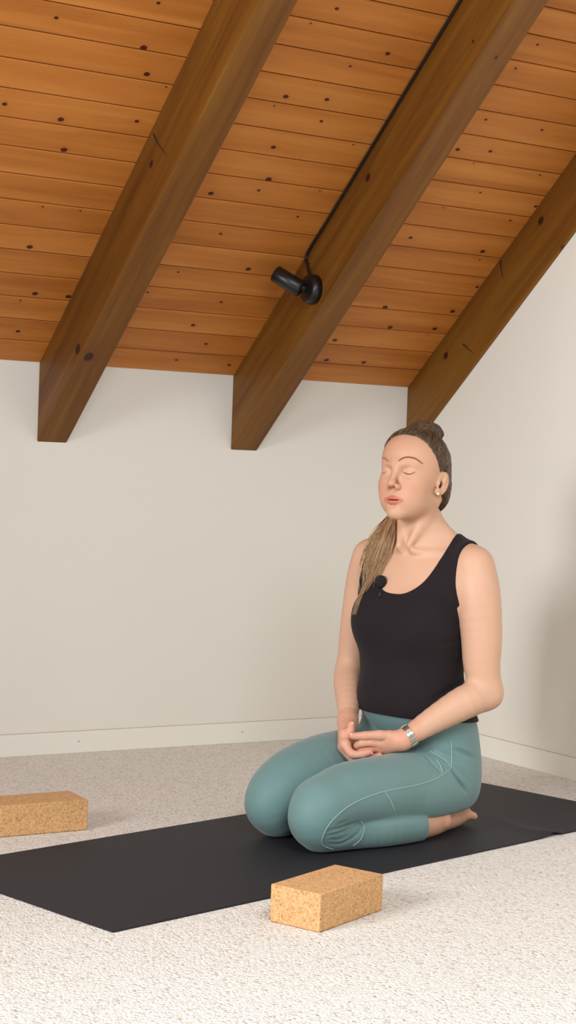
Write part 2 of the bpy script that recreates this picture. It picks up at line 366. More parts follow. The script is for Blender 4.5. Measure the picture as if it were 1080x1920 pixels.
for i in range(NX):
    bm.faces.new((bot[i][0], bot[i+1][0], top[i+1][0], top[i][0])); bm.faces.new((bot[i+1][NY], bot[i][NY], top[i][NY], top[i+1][NY]))
for j in range(NY):
    bm.faces.new((bot[0][j+1], bot[0][j], top[0][j], top[0][j+1])); bm.faces.new((bot[NX][j], bot[NX][j+1], top[NX][j+1], top[NX][j]))
o = from_bm('yoga_mat', bm, M_MAT); o.location = (mx, my, 0); o.rotation_euler = (0, 0, ma)
tag(o, 'long thin black yoga mat lying on the carpet under the kneeling person', 'yoga mat')

#@PERSON
# ---------------------------------------------------------------- the kneeling person: smooth implicit surfaces meshed with surface nets
F4 = np.float32
PAD = [0.0]
def vv3(*a): return np.array(a, F4)
def smin(a, b, k):
    h = np.maximum(k-np.abs(a-b), 0)/k
    return np.minimum(a, b) - h*h*k*0.25
def smax(a, b, k): return -smin(-a, -b, k)
def rc(P, a, b, ra, rb):
    a = vv3(*a); b = vv3(*b); ab = b-a; pa = P-a
    t = np.clip((pa@ab)/(ab@ab), 0, 1)
    return np.sqrt(((pa-t[:, None]*ab)**2).sum(1)) - (ra+(rb-ra)*t)
def ell(P, c, r, M=None):
    p = P-vv3(*c)
    if M is not None: p = p@np.array(M, F4)
    r = vv3(*r); k0 = np.sqrt(((p/r)**2).sum(1)); k1 = np.sqrt(((p/(r*r))**2).sum(1))+1e-9
    return k0*(k0-1)/k1
class Fld:
    def __init__(s, P): s.P = P; s.d = np.full(len(P), 0.3, F4)
    def box(s, pts, r, k):
        A = np.array(pts, F4); m = r+k+0.012+PAD[0]
        return np.all((s.P > A.min(0)-m) & (s.P < A.max(0)+m), axis=1)
    def _ap(s, m, val, k, sub=False):
        if sub: s.d[m] = smax(s.d[m], -val, k)
        else: s.d[m] = smin(s.d[m], val, k)
    def rc(s, a, b, ra, rb, k=0.01, sub=False):
        m = s.box([a, b], max(ra, rb), k)
        if m.any(): s._ap(m, rc(s.P[m], a, b, ra, rb), k, sub)
        return s
    def chain(s, pts, rs, k=0.01):
        n = 4*(len(pts)-1)+1; A = spline([tuple(p)+(r,) for p, r in zip(pts, rs)], n)
        m = s.box(A[:, :3], max(rs), k)
        if m.any():
            P = s.P[m]; v = np.full(len(P), .3, F4)
            for i in range(n-1): v = smin(v, rc(P, A[i, :3], A[i+1, :3], A[i, 3], A[i+1, 3]), .003)
            s._ap(m, v, k)
        return s
    def ell(s, c, r, k=0.01, M=None, sub=False):
        m = s.box([c], max(r), k)
        if m.any(): s._ap(m, ell(s.P[m], c, r, M), k, sub)
        return s
def rotm(yaw=0, pitch=0, roll=0):
    cy, sy = math.cos(yaw), math.sin(yaw); cp, sp_ = math.cos(pitch), math.sin(pitch); cr, sr_ = math.cos(roll), math.sin(roll)
    return np.array([[cy, -sy, 0], [sy, cy, 0], [0, 0, 1]])@np.array([[cp, 0, sp_], [0, 1, 0], [-sp_, 0, cp]])@np.array([[1, 0, 0], [0, cr, -sr_], [0, sr_, cr]])

def axis_coords(lo, hi, coarse, fine):
    """rectilinear axis: coarse step with finer windows"""
    out = [lo]
    while out[-1] < hi:
        x = out[-1]; st = coarse
        for a, b, s_ in fine:
            if a <= x < b: st = min(st, s_)
        out.append(x+st)
    return np.array(out, np.float64)
def mesh_field(fn, ax, smooth=1):
    B = 8; ns = [((len(a)-1)//B+1)*B for a in ax]
    ax = [np.concatenate([a, a[-1]+(a[-1]-a[-2])*np.arange(1, n-len(a)+1)]) if n > len(a) else a[:n] for a, n in zip(ax, ns)]
    nb = [n//B for n in ns]
    cen = [a.reshape(-1, B).mean(1) for a in ax]; half = [(a.reshape(-1, B)[:, -1]-a.reshape(-1, B)[:, 0])/2+0.002 for a in ax]
    g = np.stack(np.meshgrid(*cen, indexing='ij'), -1).reshape(-1, 3).astype(F4)
    hd = np.sqrt((np.stack(np.meshgrid(*half, indexing='ij'), -1).reshape(-1, 3)**2).sum(1))
    PAD[0] = 0.07; dc = fn(g); PAD[0] = 0.0
    act = np.nonzero(np.abs(dc) < hd*1.45+0.006)[0]
    V = np.repeat(np.repeat(np.repeat(np.where(dc < 0, -0.1, 0.1).astype(F4).reshape(nb), B, 0), B, 1), B, 2)
    bi = np.stack(np.unravel_index(act, nb), -1)
    ofs = np.stack(np.meshgrid(*[np.arange(B)]*3, indexing='ij'), -1).reshape(-1, 3)
    for s0 in range(0, len(bi), 1500):
        b_ = bi[s0:s0+1500]; idx = (b_[:, None, :]*B+ofs[None]).reshape(-1, 3)
        P = np.stack([ax[i][idx[:, i]] for i in range(3)], -1).astype(F4)
        V[idx[:, 0], idx[:, 1], idx[:, 2]] = fn(P)
    ins = V < 0
    n = [s_-1 for s_ in ns]; cnt = np.zeros(n, np.int8)
    for dx in (0, 1):
        for dy in (0, 1):
            for dz in (0, 1): cnt += ins[dx:dx+n[0], dy:dy+n[1], dz:dz+n[2]]
    cells = np.stack(np.nonzero((cnt > 0) & (cnt < 8)), -1)
    ids = np.full(n, -1, np.int32); ids[cells[:, 0], cells[:, 1], cells[:, 2]] = np.arange(len(cells))
    acc = np.zeros((len(cells), 3)); num = np.zeros(len(cells))
    corner = [(i, j, k) for i in (0, 1) for j in (0, 1) for k in (0, 1)]
    for c1 in corner:
        for axn in range(3):
            if c1[axn]: continue
            c2 = list(c1); c2[axn] = 1
            i1 = cells+np.array(c1); i2 = cells+np.array(c2)
            v1 = V[i1[:, 0], i1[:, 1], i1[:, 2]]; v2_ = V[i2[:, 0], i2[:, 1], i2[:, 2]]
            m = (v1 < 0) != (v2_ < 0); t = (v1[m]/(v1[m]-v2_[m]))[:, None]
            p1 = np.stack([ax[i][i1[m, i]] for i in range(3)], -1); p2 = np.stack([ax[i][i2[m, i]] for i in range(3)], -1)
            acc[m] += p1+(p2-p1)*t; num[m] += 1
    X = acc/num[:, None]; quads = []
    for axn in range(3):
        o1, o2 = [(1, 2), (2, 0), (0, 1)][axn]
        sl = [slice(1, -1)]*3; sl[axn] = slice(0, -1); sl2 = list(sl); sl2[axn] = slice(1, None)
        a_ = ins[tuple(sl)]; b_ = ins[tuple(sl2)]
        for flip in (False, True):
            m = np.stack(np.nonzero((a_ & ~b_) if not flip else (~a_ & b_)), -1)
            base = m.copy(); base[:, o1] += 1; base[:, o2] += 1
            def cell(d1, d2):
                q = base.copy(); q[:, o1] -= d1; q[:, o2] -= d2; return ids[q[:, 0], q[:, 1], q[:, 2]]
            Q = np.stack([cell(1, 1), cell(0, 1), cell(0, 0), cell(1, 0)], -1)
            quads.append(Q[:, ::-1] if flip else Q)
    Q = np.concatenate(quads); Q = Q[(Q >= 0).all(1)]
    E_ = np.concatenate([Q[:, [0, 1]], Q[:, [1, 2]], Q[:, [2, 3]], Q[:, [3, 0]]])
    for _ in range(smooth):
        s_ = np.zeros_like(X); w_ = np.zeros(len(X))
        for c_ in range(3): s_[:, c_] = np.bincount(E_[:, 0], X[E_[:, 1], c_], len(X))+np.bincount(E_[:, 1], X[E_[:, 0], c_], len(X))
        w_ = np.bincount(E_[:, 0], minlength=len(X))+np.bincount(E_[:, 1], minlength=len(X))
        X = X*0.5+0.5*s_/np.maximum(w_, 1)[:, None]
    return X, Q
def keep_largest(X, Q):
    lab = np.arange(len(X)); E_ = np.concatenate([Q[:, [0, 1]], Q[:, [1, 2]], Q[:, [2, 3]], Q[:, [3, 0]]])
    for _ in range(400):
        m = np.minimum(lab[E_[:, 0]], lab[E_[:, 1]]); new = lab.copy(); np.minimum.at(new, E_[:, 0], m); np.minimum.at(new, E_[:, 1], m); new = new[new]
        if (new == lab).all(): break
        lab = new
    r, c_ = np.unique(lab, return_counts=True); ok = lab == r[np.argmax(c_)]
    mp = np.cumsum(ok)-1; Q = Q[ok[Q[:, 0]]]; return X[ok], mp[Q]

# ---- body measurements (metres; x forward, y to her left, z up)
TT = np.array([  # z, centre x, half width, half depth
 (-.01, -.055, .12, .085), (.02, -.052, .130, .09), (.08, -.052, .148, .104), (.15, -.052, .157, .114), (.22, -.044, .156, .116), (.28, -.030, .149, .115), (.33, -.010, .136, .107),
 (.38, .000, .129, .103), (.44, .000, .132, .104), (.50, -.003, .140, .105), (.56, -.010, .149, .103), (.62, -.020, .155, .092), (.665, -.026, .144, .076),
 (.70, -.030, .112, .060), (.725, -.032, .082, .052), (.75, -.028, .060, .046), (.78, -.015, .047, .044), (.82, -.01, .042, .042)])
zz = np.linspace(-.01, .82, 300)
def _cub(z, col):
    P_ = np.stack([TT[:, 0], TT[:, col]], -1); D = np.gradient(P_[:, 1], P_[:, 0])
    i = np.clip(np.searchsorted(P_[:, 0], z)-1, 0, len(P_)-2); h = P_[i+1, 0]-P_[i, 0]; t = (z-P_[i, 0])/h
    return (2*t**3-3*t**2+1)*P_[i, 1]+(t**3-2*t**2+t)*h*D[i]+(-2*t**3+3*t**2)*P_[i+1, 1]+(t**3-t**2)*h*D[i+1]
TC, TWd, TD = [_cub(zz, i) for i in (1, 2, 3)]
TWIST = math.radians(6)
def twist(P, sgn=1):
    a = TWIST*np.clip((P[:, 2]-.25)/.35, 0, 1)*sgn; c_, s_ = np.cos(a), np.sin(a)
    return np.stack([P[:, 0]*c_+P[:, 1]*s_, -P[:, 0]*s_+P[:, 1]*c_, P[:, 2]], -1).astype(F4)
def torso(P, lo=-.01, hi=.80):
    p = twist(P); z = np.clip(p[:, 2], -.01, .82)
    w, d_, c_ = np.interp(z, zz, TWd), np.interp(z, zz, TD), np.interp(z, zz, TC)
    e = 2.25; g = (np.abs(p[:, 1]/w)**e+np.abs((p[:, 0]-c_)/d_)**e)**(1/e)
    # arithmetic distance estimate normalised by local radius
    rr = np.sqrt(p[:, 1]**2+(p[:, 0]-c_)**2)+1e-6
    f = (g-1)*rr/np.maximum(g, .3)*.93
    f = smax(f, p[:, 2]-hi, .02); f = smax(f, lo-p[:, 2]+.55*np.maximum(-.02-p[:, 0], 0), .045)
    F_ = Fld(p); F_.d = f.astype(F4)
    for s_ in (1, -1):
        F_.ell((.066, s_*.066, .525), (.052, .062, .060), .045)
        F_.ell((-.07, s_*.05, .62), (.035, .06, .07), .04)                     # shoulder blades
        F_.rc((-.035, s_*.024, .764), (-.045, s_*.118, .690), .022, .030, .03)   # trapezius
    F_.ell((.06, 0, .32), (.055, .09, .07), .05)                                # belly
    return F_.d
SHL, SHR = (-.036, .160, .668), (-.012, -.163, .668)
ELL_, ELR = (-.055, .199, .353), (.015, -.200, .368)
WRL, WRR = (.140, .098, .240), (.152, -.076, .263)
def arms(F_):
    F_.chain([SHL, (-.034, .176, .60), (-.040, .187, .50), (-.043, .190, .42), ELL_], [.050, .055, .051, .045, .037], .03)
    F_.rc((-.059, .199, .344), (-.072, .197, .336), .024, .012, .02)
    F_.chain([ELL_, (.005, .180, .333), (.075, .138, .288), WRL], [.038, .041, .032, .0215], .02)
    F_.chain([SHR, (-.006, -.178, .60), (.004, -.187, .50), (.010, -.196, .42), ELR], [.052, .050, .046, .040, .035], .03)
    F_.chain([ELR, (.045, -.178, .345), (.100, -.124, .305), WRR], [.036, .038, .031, .0215], .02)
    return F_
HC = np.array([.018, 0, .874]); HM = rotm(math.radians(10), math.radians(-3.5)); 
def h2b(p): return np.asarray(p, float)@HM.T+HC
def b2h(P): return ((P-HC)@HM).astype(F4)
def cranium(F_):
    F_.ell((-.010, 0, .041), (.087, .075, .083), .02)
    F_.ell((.022, 0, .054), (.072, .072, .066), .03)
    return F_
ev = np.array([.42, .90, .02]); ev /= np.linalg.norm(ev); ew = np.array([-.26, .06, .96]); ew -= ev*(ew@ev); ew /= np.linalg.norm(ew); eu = np.cross(ev, ew)*-1
if eu[0] > 0: eu = -eu
EM = np.stack([eu, ev, ew], -1); EC = np.array([-.004, .0800, -.004])
def eo(a, b_, c_): return tuple(EC+eu*a+ev*b_+ew*c_)
def head(P):
    m = np.abs(P-vv3(*HC)).max(1) < .17+PAD[0]
    out = np.full(len(P), .3, F4)
    if not m.any(): return out
    p = b2h(P[m]); q = p.copy(); q[:, 1] = np.abs(q[:, 1])       # mirror
    F_ = cranium(Fld(q)); cr = F_.d.copy()
    F_.ell((.028, 0, -.012), (.062, .064, .072), .03)
    F_.ell((.030, 0, -.052), (.056, .046, .040), .03)
    F_.rc((.000, .048, -.044), (.076, .010, -.085), .013, .014, .026)   # jaw line
    F_.ell((.056, .036, -.016), (.030, .029, .028), .02)             # cheek
    F_.ell((.050, .030, -.05), (.034, .026, .03), .025)
    F_.rc((.090, .006, .036), (.070, .040, .036), .0085, .007, .016)  # brow
    F_.ell((.0945, .031, .016), (.016, .018, .0115), .011, sub=True)   # socket
    F_.ell((.0735, .0315, .0145), (.0145, .0165, .0135), .006)          # closed lid over the eyeball
    F_.rc((.090, 0, .026), (.109, 0, -.010), .0070, .0080, .012)       # nose
    F_.ell((.111, 0, -.0155), (.0105, .0105, .0085), .008)
    F_.ell((.0985, .0125, -.0225), (.0110, .0068, .0075), .006)
    F_.ell((.1105, .0062, -.0255), (.0062, .0036, .0042), .003, sub=True)
    F_.ell((.078, 0, -.054), (.022, .027, .022), .015)                # muzzle
    F_.rc((.0990, .0030, -.0500), (.0938, .0225, -.0545), .0046, .0030, .004)   # upper lip
    F_.rc((.0970, .0040, -.0605), (.0930, .0200, -.0568), .0058, .0034, .004)     # lower lip
    F_.ell((.101, 0, -.0550), (.011, .0190, .0011), .002, sub=True)   # parted lips
    F_.ell((.0985, 0, -.0715), (.006, .012, .003), .008, sub=True)
    F_.ell((.083, 0, -.086), (.017, .017, .0145), .014)               # chin
    # ears
    F_.ell(EC, (.0175, .0050, .0310), .006, EM)
    F_.ell(eo(.001, .0052, .003), (.0125, .0045, .0245), .003, EM, sub=True)
    F_.ell(eo(.004, .0010, .010), (.0050, .0036, .0160), .003, EM)
    F_.ell(eo(-.005, .004, -.005), (.0065, .0100, .0105), .003, EM, sub=True)
    F_.ell(eo(-.0125, .001, -.004), (.0040, .0050, .0060), .004, EM)
    F_.ell(eo(-.009, .0005, -.0255), (.0080, .0050, .0080), .005, EM)
    out[m] = F_.d; return out
# hand points given in a vertical frame at the lap: (right, down, towards front) -> body axes
HC0 = np.array([.183, .040, .2366]); HRt = np.array([-.7065, .7068, .0348]); HUp = np.array([.0076, -.0416, .9991]); HTo = np.array([.7369, .6573, .1577]); HS = 4.10/3131.8
def hp(x, y, s_): return tuple(HC0+HRt*(x-700)*HS-HUp*(y+5-1390)*HS+HTo*s_)
LEFT_F = [  # left hand: points, radii
 ([(738, 1380, .012), (712, 1377, .018), (684, 1378, .018), (661, 1379, .017)], [.0135, .0115, .0098, .0082]),
 ([(709, 1391, .010), (679, 1392, .012), (667, 1400, -.006), (676, 1404, -.020)], [.0105, .0092, .0082, .0072]),
 ([(709, 1401, .000), (680, 1403, .001), (668, 1408, -.016), (678, 1409, -.030)], [.0105, .0094, .0083, .0073]),
 ([(712, 1409, -.012), (686, 1411, -.014), (675, 1413, -.030), (683, 1412, -.042)], [.0100, .0088, .0080, .0070]),
 ([(717, 1414, -.026), (694, 1415, -.030), (685, 1415, -.044), (691, 1413, -.052)], [.0090, .0078, .0070, .0064])]
RIGHT_F = [
 ([(645, 1374, -.012), (655, 1388, -.014), (657, 1370, -.010), (658, 1356, -.010)], [.0125, .0105, .0092, .0078]),
 ([(646, 1394, .010), (660, 1412, .024), (680, 1412, .030), (694, 1408, .030)], [.0105, .0092, .0084, .0072]),
 ([(642, 1400, -.004), (662, 1421, .008), (690, 1420, .014), (712, 1415, .014)], [.0105, .0094, .0086, .0074]),
 ([(644, 1403, -.020), (668, 1425, -.010), (696, 1424, -.006), (714, 1420, -.006)], [.0100, .0090, .0082, .0072]),
 ([(648, 1403, -.036), (670, 1424, -.030), (692, 1424, -.026), (706, 1421, -.026)], [.0092, .0080, .0074, .0066])]
def hand(F_, fingers, wr, palm_pts, side):
    m = np.all(np.abs(F_.P-vv3(.19, .02, .24)) < .13+PAD[0], axis=1)
    if not m.any(): return
    P = F_.P[m]
    G = Fld(P)
    for a, ra, b_, rb in palm_pts: G.rc(a, b_, ra, rb, .014)
    for i, (pts, rs) in enumerate(fingers):
        K = Fld(P); K.chain([hp(*p) for p in pts], rs, .0035)
        for p, r in list(zip(pts, rs))[1:3]: K.ell(hp(*p), (r*1.06,)*3, .004)
        near = K.d
        base = ((P-vv3(*hp(*pts[0])))**2).sum(1)
        kk = np.where(base < .022**2, .008, .0018).astype(F4)
        h = np.maximum(kk-np.abs(G.d-near), 0)/kk; G.d = np.minimum(G.d, near)-h*h*kk*.25
    k = .012; cut = G.d
    near_w = ((P-vv3(*wr))**2).sum(1) < .05**2
    kk = np.where(near_w, .014, .0015).astype(F4); a_ = F_.d[m]
    h = np.maximum(kk-np.abs(a_-cut), 0)/kk; F_.d[m] = np.minimum(a_, cut)-h*h*kk*.25
def legs(F_, cut=False):
    for s_, kx, kb, dz in ((1, .422, .088, .030), (-1, .392, -.090, .0)):
        F_.chain([(-.02, s_*.088, .142-dz*.3), (.10, s_*.094, .148-dz), (.22, s_*.094, .146-dz*.9), (.33, (s_*.09+kb)/2, .128-dz*.3), (kx-.012, kb, .105)], [.080, .086, .083, .076, .064], .03)
        F_.ell((.045, s_*.118, .096), (.13, .062, .064), .03)
        F_.chain([(kx-.012, kb, .105), (kx+.008, kb, .080), (kx-.012, kb, .056)], [.064, .060, .054], .02)
        C_ = Fld(F_.P)
        C_.chain([(kx-.02, kb, .052), (.33, s_*.105, .046), (.24, s_*.128, .043), (.16, s_*.142, .037), (.09, s_*.143, .034)], [.052, .046, .046, .038, .033], .03)
        F_.d = smin(F_.d, C_.d, .012)
    return F_
def under(P):   # the seat rests flat on calves and heels
    return np.interp(P[:, 0], [-.16, -.12, -.06, .035, .15, .24, .30], [.086, .060, .051, .046, .044, .020, -.05])-P[:, 2]
def feet(F_):
    for s_ in (1, -1):
        F_.chain([(.13, s_*.143, .034), (.070, s_*.140, .032), (.010, s_*.126, .030), (-.050, s_*.110, .028)], [.031, .030, .026, .026], .015)
        F_.ell((.052, s_*.138, .052), (.034, .027, .024), .02)                   # heel
        F_.ell((.040, s_*.163, .036), (.015, .011, .015), .010)                    # ankle bone
        F_.ell((-.072, s_*.104, .036), (.036, .036, .028), .014)                 # ball of the foot
        for i, (dy, l) in enumerate(((-.027, .026), (-.011, .026), (.004, .024), (.018, .020), (.030, .014))):
            yb = s_*(.100+dy); F_.rc((-.082, yb, .034), (-.098-l, yb*.98, .026), .0155 if i == 0 else .0125, .0130 if i == 0 else .0105, .006)
    return F_
def neck(F_, bones=True):
    F_.chain([(-.022, .0, .70), (-.004, .0, .79), (.004, .002, .835)], [.053, .0425, .045], .03)
    for s_ in (1, -1):
        F_.rc((.052, s_*.014, .708), (-.010, s_*.052, .83), .008, .012, .018)
        if bones: F_.rc((.040, s_*.02+.006, .697), (.000, s_*.088, .693), .0050, .0035, .016)   # collar bones
    if bones: F_.ell((.062, .006, .702), (.010, .010, .010), .014, sub=True)
    return F_
def body(P):
    F_ = Fld(P); F_.d = torso(P, .032).astype(F4)
    arms_ = Fld(P); arms(arms_)
    F_.d = smax(F_.d, under(P)+.006, .02); F_.d = (F_.d+.005*np.clip((.50-P[:, 2])/.05, 0, 1)+.004*np.clip((.27-P[:, 2])/.03, 0, 1)).astype(F4)
    kk = np.clip((P[:, 2]-.52)/.10, .02, 1)*.045
    h = np.maximum(kk-np.abs(F_.d-arms_.d), 0)/kk; F_.d = (np.minimum(F_.d, arms_.d)-h*h*kk*.25).astype(F4)
    neck(F_); hd = head(P); F_.d = smin(F_.d, hd, .022)
    L_ = Fld(P); legs(L_); L_.d += .009; L_.d = np.where(P[:, 0] < .02, smax(L_.d, under(P)+.010, .02), L_.d).astype(F4); feet(L_)
    lo = P[:, 2] < .26; F_.d = np.where(lo & (P[:, 0] < .12), smin(F_.d, L_.d, .03), np.minimum(F_.d, L_.d)).astype(F4)
    hand(F_, LEFT_F, WRL, [(WRL, .0205, hp(712, 1392, .006), .0125), (WRL, .0195, hp(714, 1402, -.004), .0125), (WRL, .018, hp(718, 1409, -.016), .012), (hp(752, 1392, -.01), .016, hp(722, 1412, -.026), .011), (hp(750, 1388, .004), .016, hp(728, 1380, .014), .0135)], 1)
    hand(F_, RIGHT_F, WRR, [(WRR, .0205, hp(648, 1392, .006), .013), (WRR, .0195, hp(644, 1397, -.006), .013), (WRR, .018, hp(645, 1400, -.02), .0125), (WRR, .017, hp(649, 1400, -.036), .0115), (WRR, .016, hp(648, 1378, -.012), .012)], -1)
    return smax(F_.d, .0008-P[:, 2], .006)
ROOT = np.array([2.46246, 3.47195, 0.0045]); RZ = math.radians(-165.8412)
root = empty('person', ROOT, RZ)
tag(root, 'person kneeling on black mat, eyes closed, hands in lap, black tank top, teal leggings', 'person')
RM = Matrix.Translation(ROOT) @ Matrix.Rotation(RZ, 4, 'Z'); RMi = RM.inverted()
ax_body = [axis_coords(-.26, .50, .0042, [(-.10, .27, .0019)]), axis_coords(-.265, .265, .0042, [(-.095, .105, .0019)]), axis_coords(-.02, 1.01, .0042, [(.205, .285, .0017), (.765, 1.01, .0017)])]
X, Q = keep_largest(*mesh_field(body, ax_body, 1))
# skin tint: lips, cheeks, nose, knuckles keep their own colour; mouth, nostril darkness painted
Hh = b2h(X.astype(F4)).astype(float); Y2 = np.abs(Hh[:, 1])
base = np.array(sc((208, 166, 138))[:3]); col = np.tile(base, (len(X), 1))
def paint(w, c): 
    global col
    w = np.clip(w, 0, 1)[:, None]; col = col*(1-w)+np.array(sc(c)[:3])*w
inh = X[:, 2] > .76
paint(.55*np.clip((X[:, 2]-.76)/.05, 0, 1), (194, 144, 114))
blob = lambda P_, c_, r_: np.exp(-(((P_-np.array(c_))/np.array(r_))**2).sum(1))
Hm = np.stack([Hh[:, 0], Y2, Hh[:, 2]], -1)
paint(inh*.38*blob(Hm, (.075, .042, -.022), (.05, .022, .018)), (204, 118, 98))
paint(inh*.60*blob(Hm, (.110, 0, -.024), (.015, .012, .012)), (200, 108, 90))
paint(inh*.5*blob(Hm, (.085, .030, .020), (.03, .015, .007)), (212, 172, 146))
lipd = np.minimum(rc(Hm.astype(F4), (.0990, .0030, -.0500), (.0938, .0225, -.0545), .0046, .0030), rc(Hm.astype(F4), (.0970, .0040, -.0605), (.0930, .0200, -.0568), .0058, .0034))
paint(inh*(Hh[:, 0] > .08)*np.clip(1-(lipd-.0008)/.0016, 0, 1)*.85, (188, 92, 78))
paint(inh*(ell(Hm.astype(F4), (.099, 0, -.0550), (.012, .0165, .0013)) < 0)*.85, (96, 30, 24))  # darkness between the parted lips put into the skin colour
paint(inh*(ell(Hm.astype(F4), (.1100, .0062, -.0260), (.0080, .0040, .0046)) < 0)*.8, (120, 50, 36))  # nostril recesses darkened by colour
Hd = (X[:, 2] < .29)*(np.abs(X-np.array([.19, .02, .24])).max(1) < .12)
paint(Hd*.35, (214, 134, 116))
for fl_ in LEFT_F+RIGHT_F:
    paint(Hd*.5*blob(X, hp(*fl_[0][-1]), (.012,)*3), (212, 112, 96))
paint((X[:, 2] < .12)*.35, (190, 120, 94))
_t = BVHTree.FromPolygons([tuple(v) for v in X], [tuple(int(i) for i in q) for q in Q]); _cl = RMi @ cO; _r3 = RMi.to_3x3()
for pix in ([(749, 863), (757, 858.5), (768, 857.5), (780, 861), (792, 868)], [(728, 865), (722, 859.5), (716, 858.5)]):
    for x_, y_ in spline([(a, b_, 0) for a, b_ in pix], 30)[:, :2]:
        h_ = _t.ray_cast(_cl, (_r3 @ pixray(x_, y_)).normalized())
        if h_[0] is not None: paint(.36*np.exp(-(((X-np.array(h_[0]))/.0021)**2).sum(1)), (158, 96, 70))
body_ob = from_np('body', X, Q, M_SKIN, root)
at = body_ob.data.attributes.new('tint', 'FLOAT_COLOR', 'POINT'); at.data.foreach_set('color', np.hstack([col, np.ones((len(col), 1))]).astype(F4).ravel())
body_tree = BVHTree.FromPolygons([tuple(v) for v in X], [tuple(int(i) for i in q) for q in Q])

# ---- leggings and tank top
def pants_full(P):
    T_ = torso(P, .029, .80)
    hip = np.clip((.20-P[:, 0])/.15, .05, 1)*.05
    # calves end at the cuff
    calf = Fld(P)
    thigh = Fld(P)
    for s_, kx, kb, dz in ((1, .422, .088, .030), (-1, .392, -.090, .0)):
        thigh.chain([(-.02, s_*.088, .142-dz*.3), (.10, s_*.094, .148-dz), (.22, s_*.094, .146-dz*.9), (.33, (s_*.09+kb)/2, .128-dz*.3), (kx-.012, kb, .105)], [.080, .086, .083, .076, .064], .03)
        thigh.ell((.045, s_*.118, .096), (.13, .062, .064), .03)
        thigh.chain([(kx-.012, kb, .105), (kx+.008, kb, .080), (kx-.012, kb, .056)], [.064, .060, .054], .02)
        C_ = Fld(P)
        C_.chain([(kx-.02, kb, .052), (.33, s_*.105, .046), (.24, s_*.128, .043), (.16, s_*.142, .037), (.09, s_*.143, .034)], [.052, .046, .046, .038, .033], .03)
        calf.d = np.minimum(calf.d, C_.d)
    calf.d = smax(calf.d-.004, .118-P[:, 0]+.25*(np.abs(P[:, 1])-.147), .004)
    h = np.maximum(hip-np.abs(T_-thigh.d), 0)/hip; up = np.minimum(T_, thigh.d)-h*h*hip*.25-.0035
    up = smax(up, under(P), .022)
    # legs are two: keep a valley between the thighs
    d_ = smin(up, calf.d, .004)
    d_ = smax(d_, P[:, 2]-(.318+.05*P[:, 0]), .003); d_ = smax(d_, .0004-P[:, 2], .006)
    return d_.astype(F4)
ax_p = [axis_coords(-.23, .50, .0034, []), axis_coords(-.23, .23, .0034, []), axis_coords(-.02, .36, .0034, [])]
PX, PQ = mesh_field(pants_full, ax_p, 2)
TORSO_TOP = .80
def tank(P):
    d0 = torso(P); A_ = Fld(P); arms(A_); A_.d = A_.d+np.clip((.575-P[:, 2])/.04, 0, 1)*.05
    kk = np.clip((P[:, 2]-.52)/.10, .02, 1)*.045
    h = np.maximum(kk-np.abs(d0-A_.d), 0)/kk; d1 = (np.minimum(d0, A_.d)-h*h*kk*.25)
    d_ = d1.astype(F4)
    N_ = Fld(P); N_.d = d_; neck(N_, False); d_ = np.where(P[:, 2] < .77, N_.d, .3).astype(F4)
    p = twist(P); d_ = d_-.0058-.004*np.clip((.45-p[:, 2])/.15, 0, 1)-.006*np.exp(-((p[:, 2]-.46)/.05)**2)*np.clip(p[:, 0]/.06, 0, 1)
    n = 2.5; zc = .76; hz = np.where(p[:, 0] > -.03, .170, .10); rb = .098
    g = (np.abs(p[:, 1]/rb)**n+np.maximum((zc-p[:, 2])/hz, 0)**n)**(1/n)
    sneck = (1-g)*.075
    bo = np.interp(p[:, 2], [.48, .52, .545, .57, .60, .63, .66, .70, .74], [.30, .20, .168, .159, .152, .147, .144, .143, .143])
    sarm = (np.abs(p[:, 1])-bo)*.85
    d_ = smax(d_, sneck, .003); d_ = smax(d_, sarm, .003)
    d_ = smax(d_, (.280+.07*P[:, 0]-.02*P[:, 1])-P[:, 2], .003)
    return d_.astype(F4)
ax_t = [axis_coords(-.18, .18, .0026, []), axis_coords(-.22, .22, .0026, []), axis_coords(.24, .80, .0026, [])]
KX, KQ = mesh_field(tank, ax_t, 1)

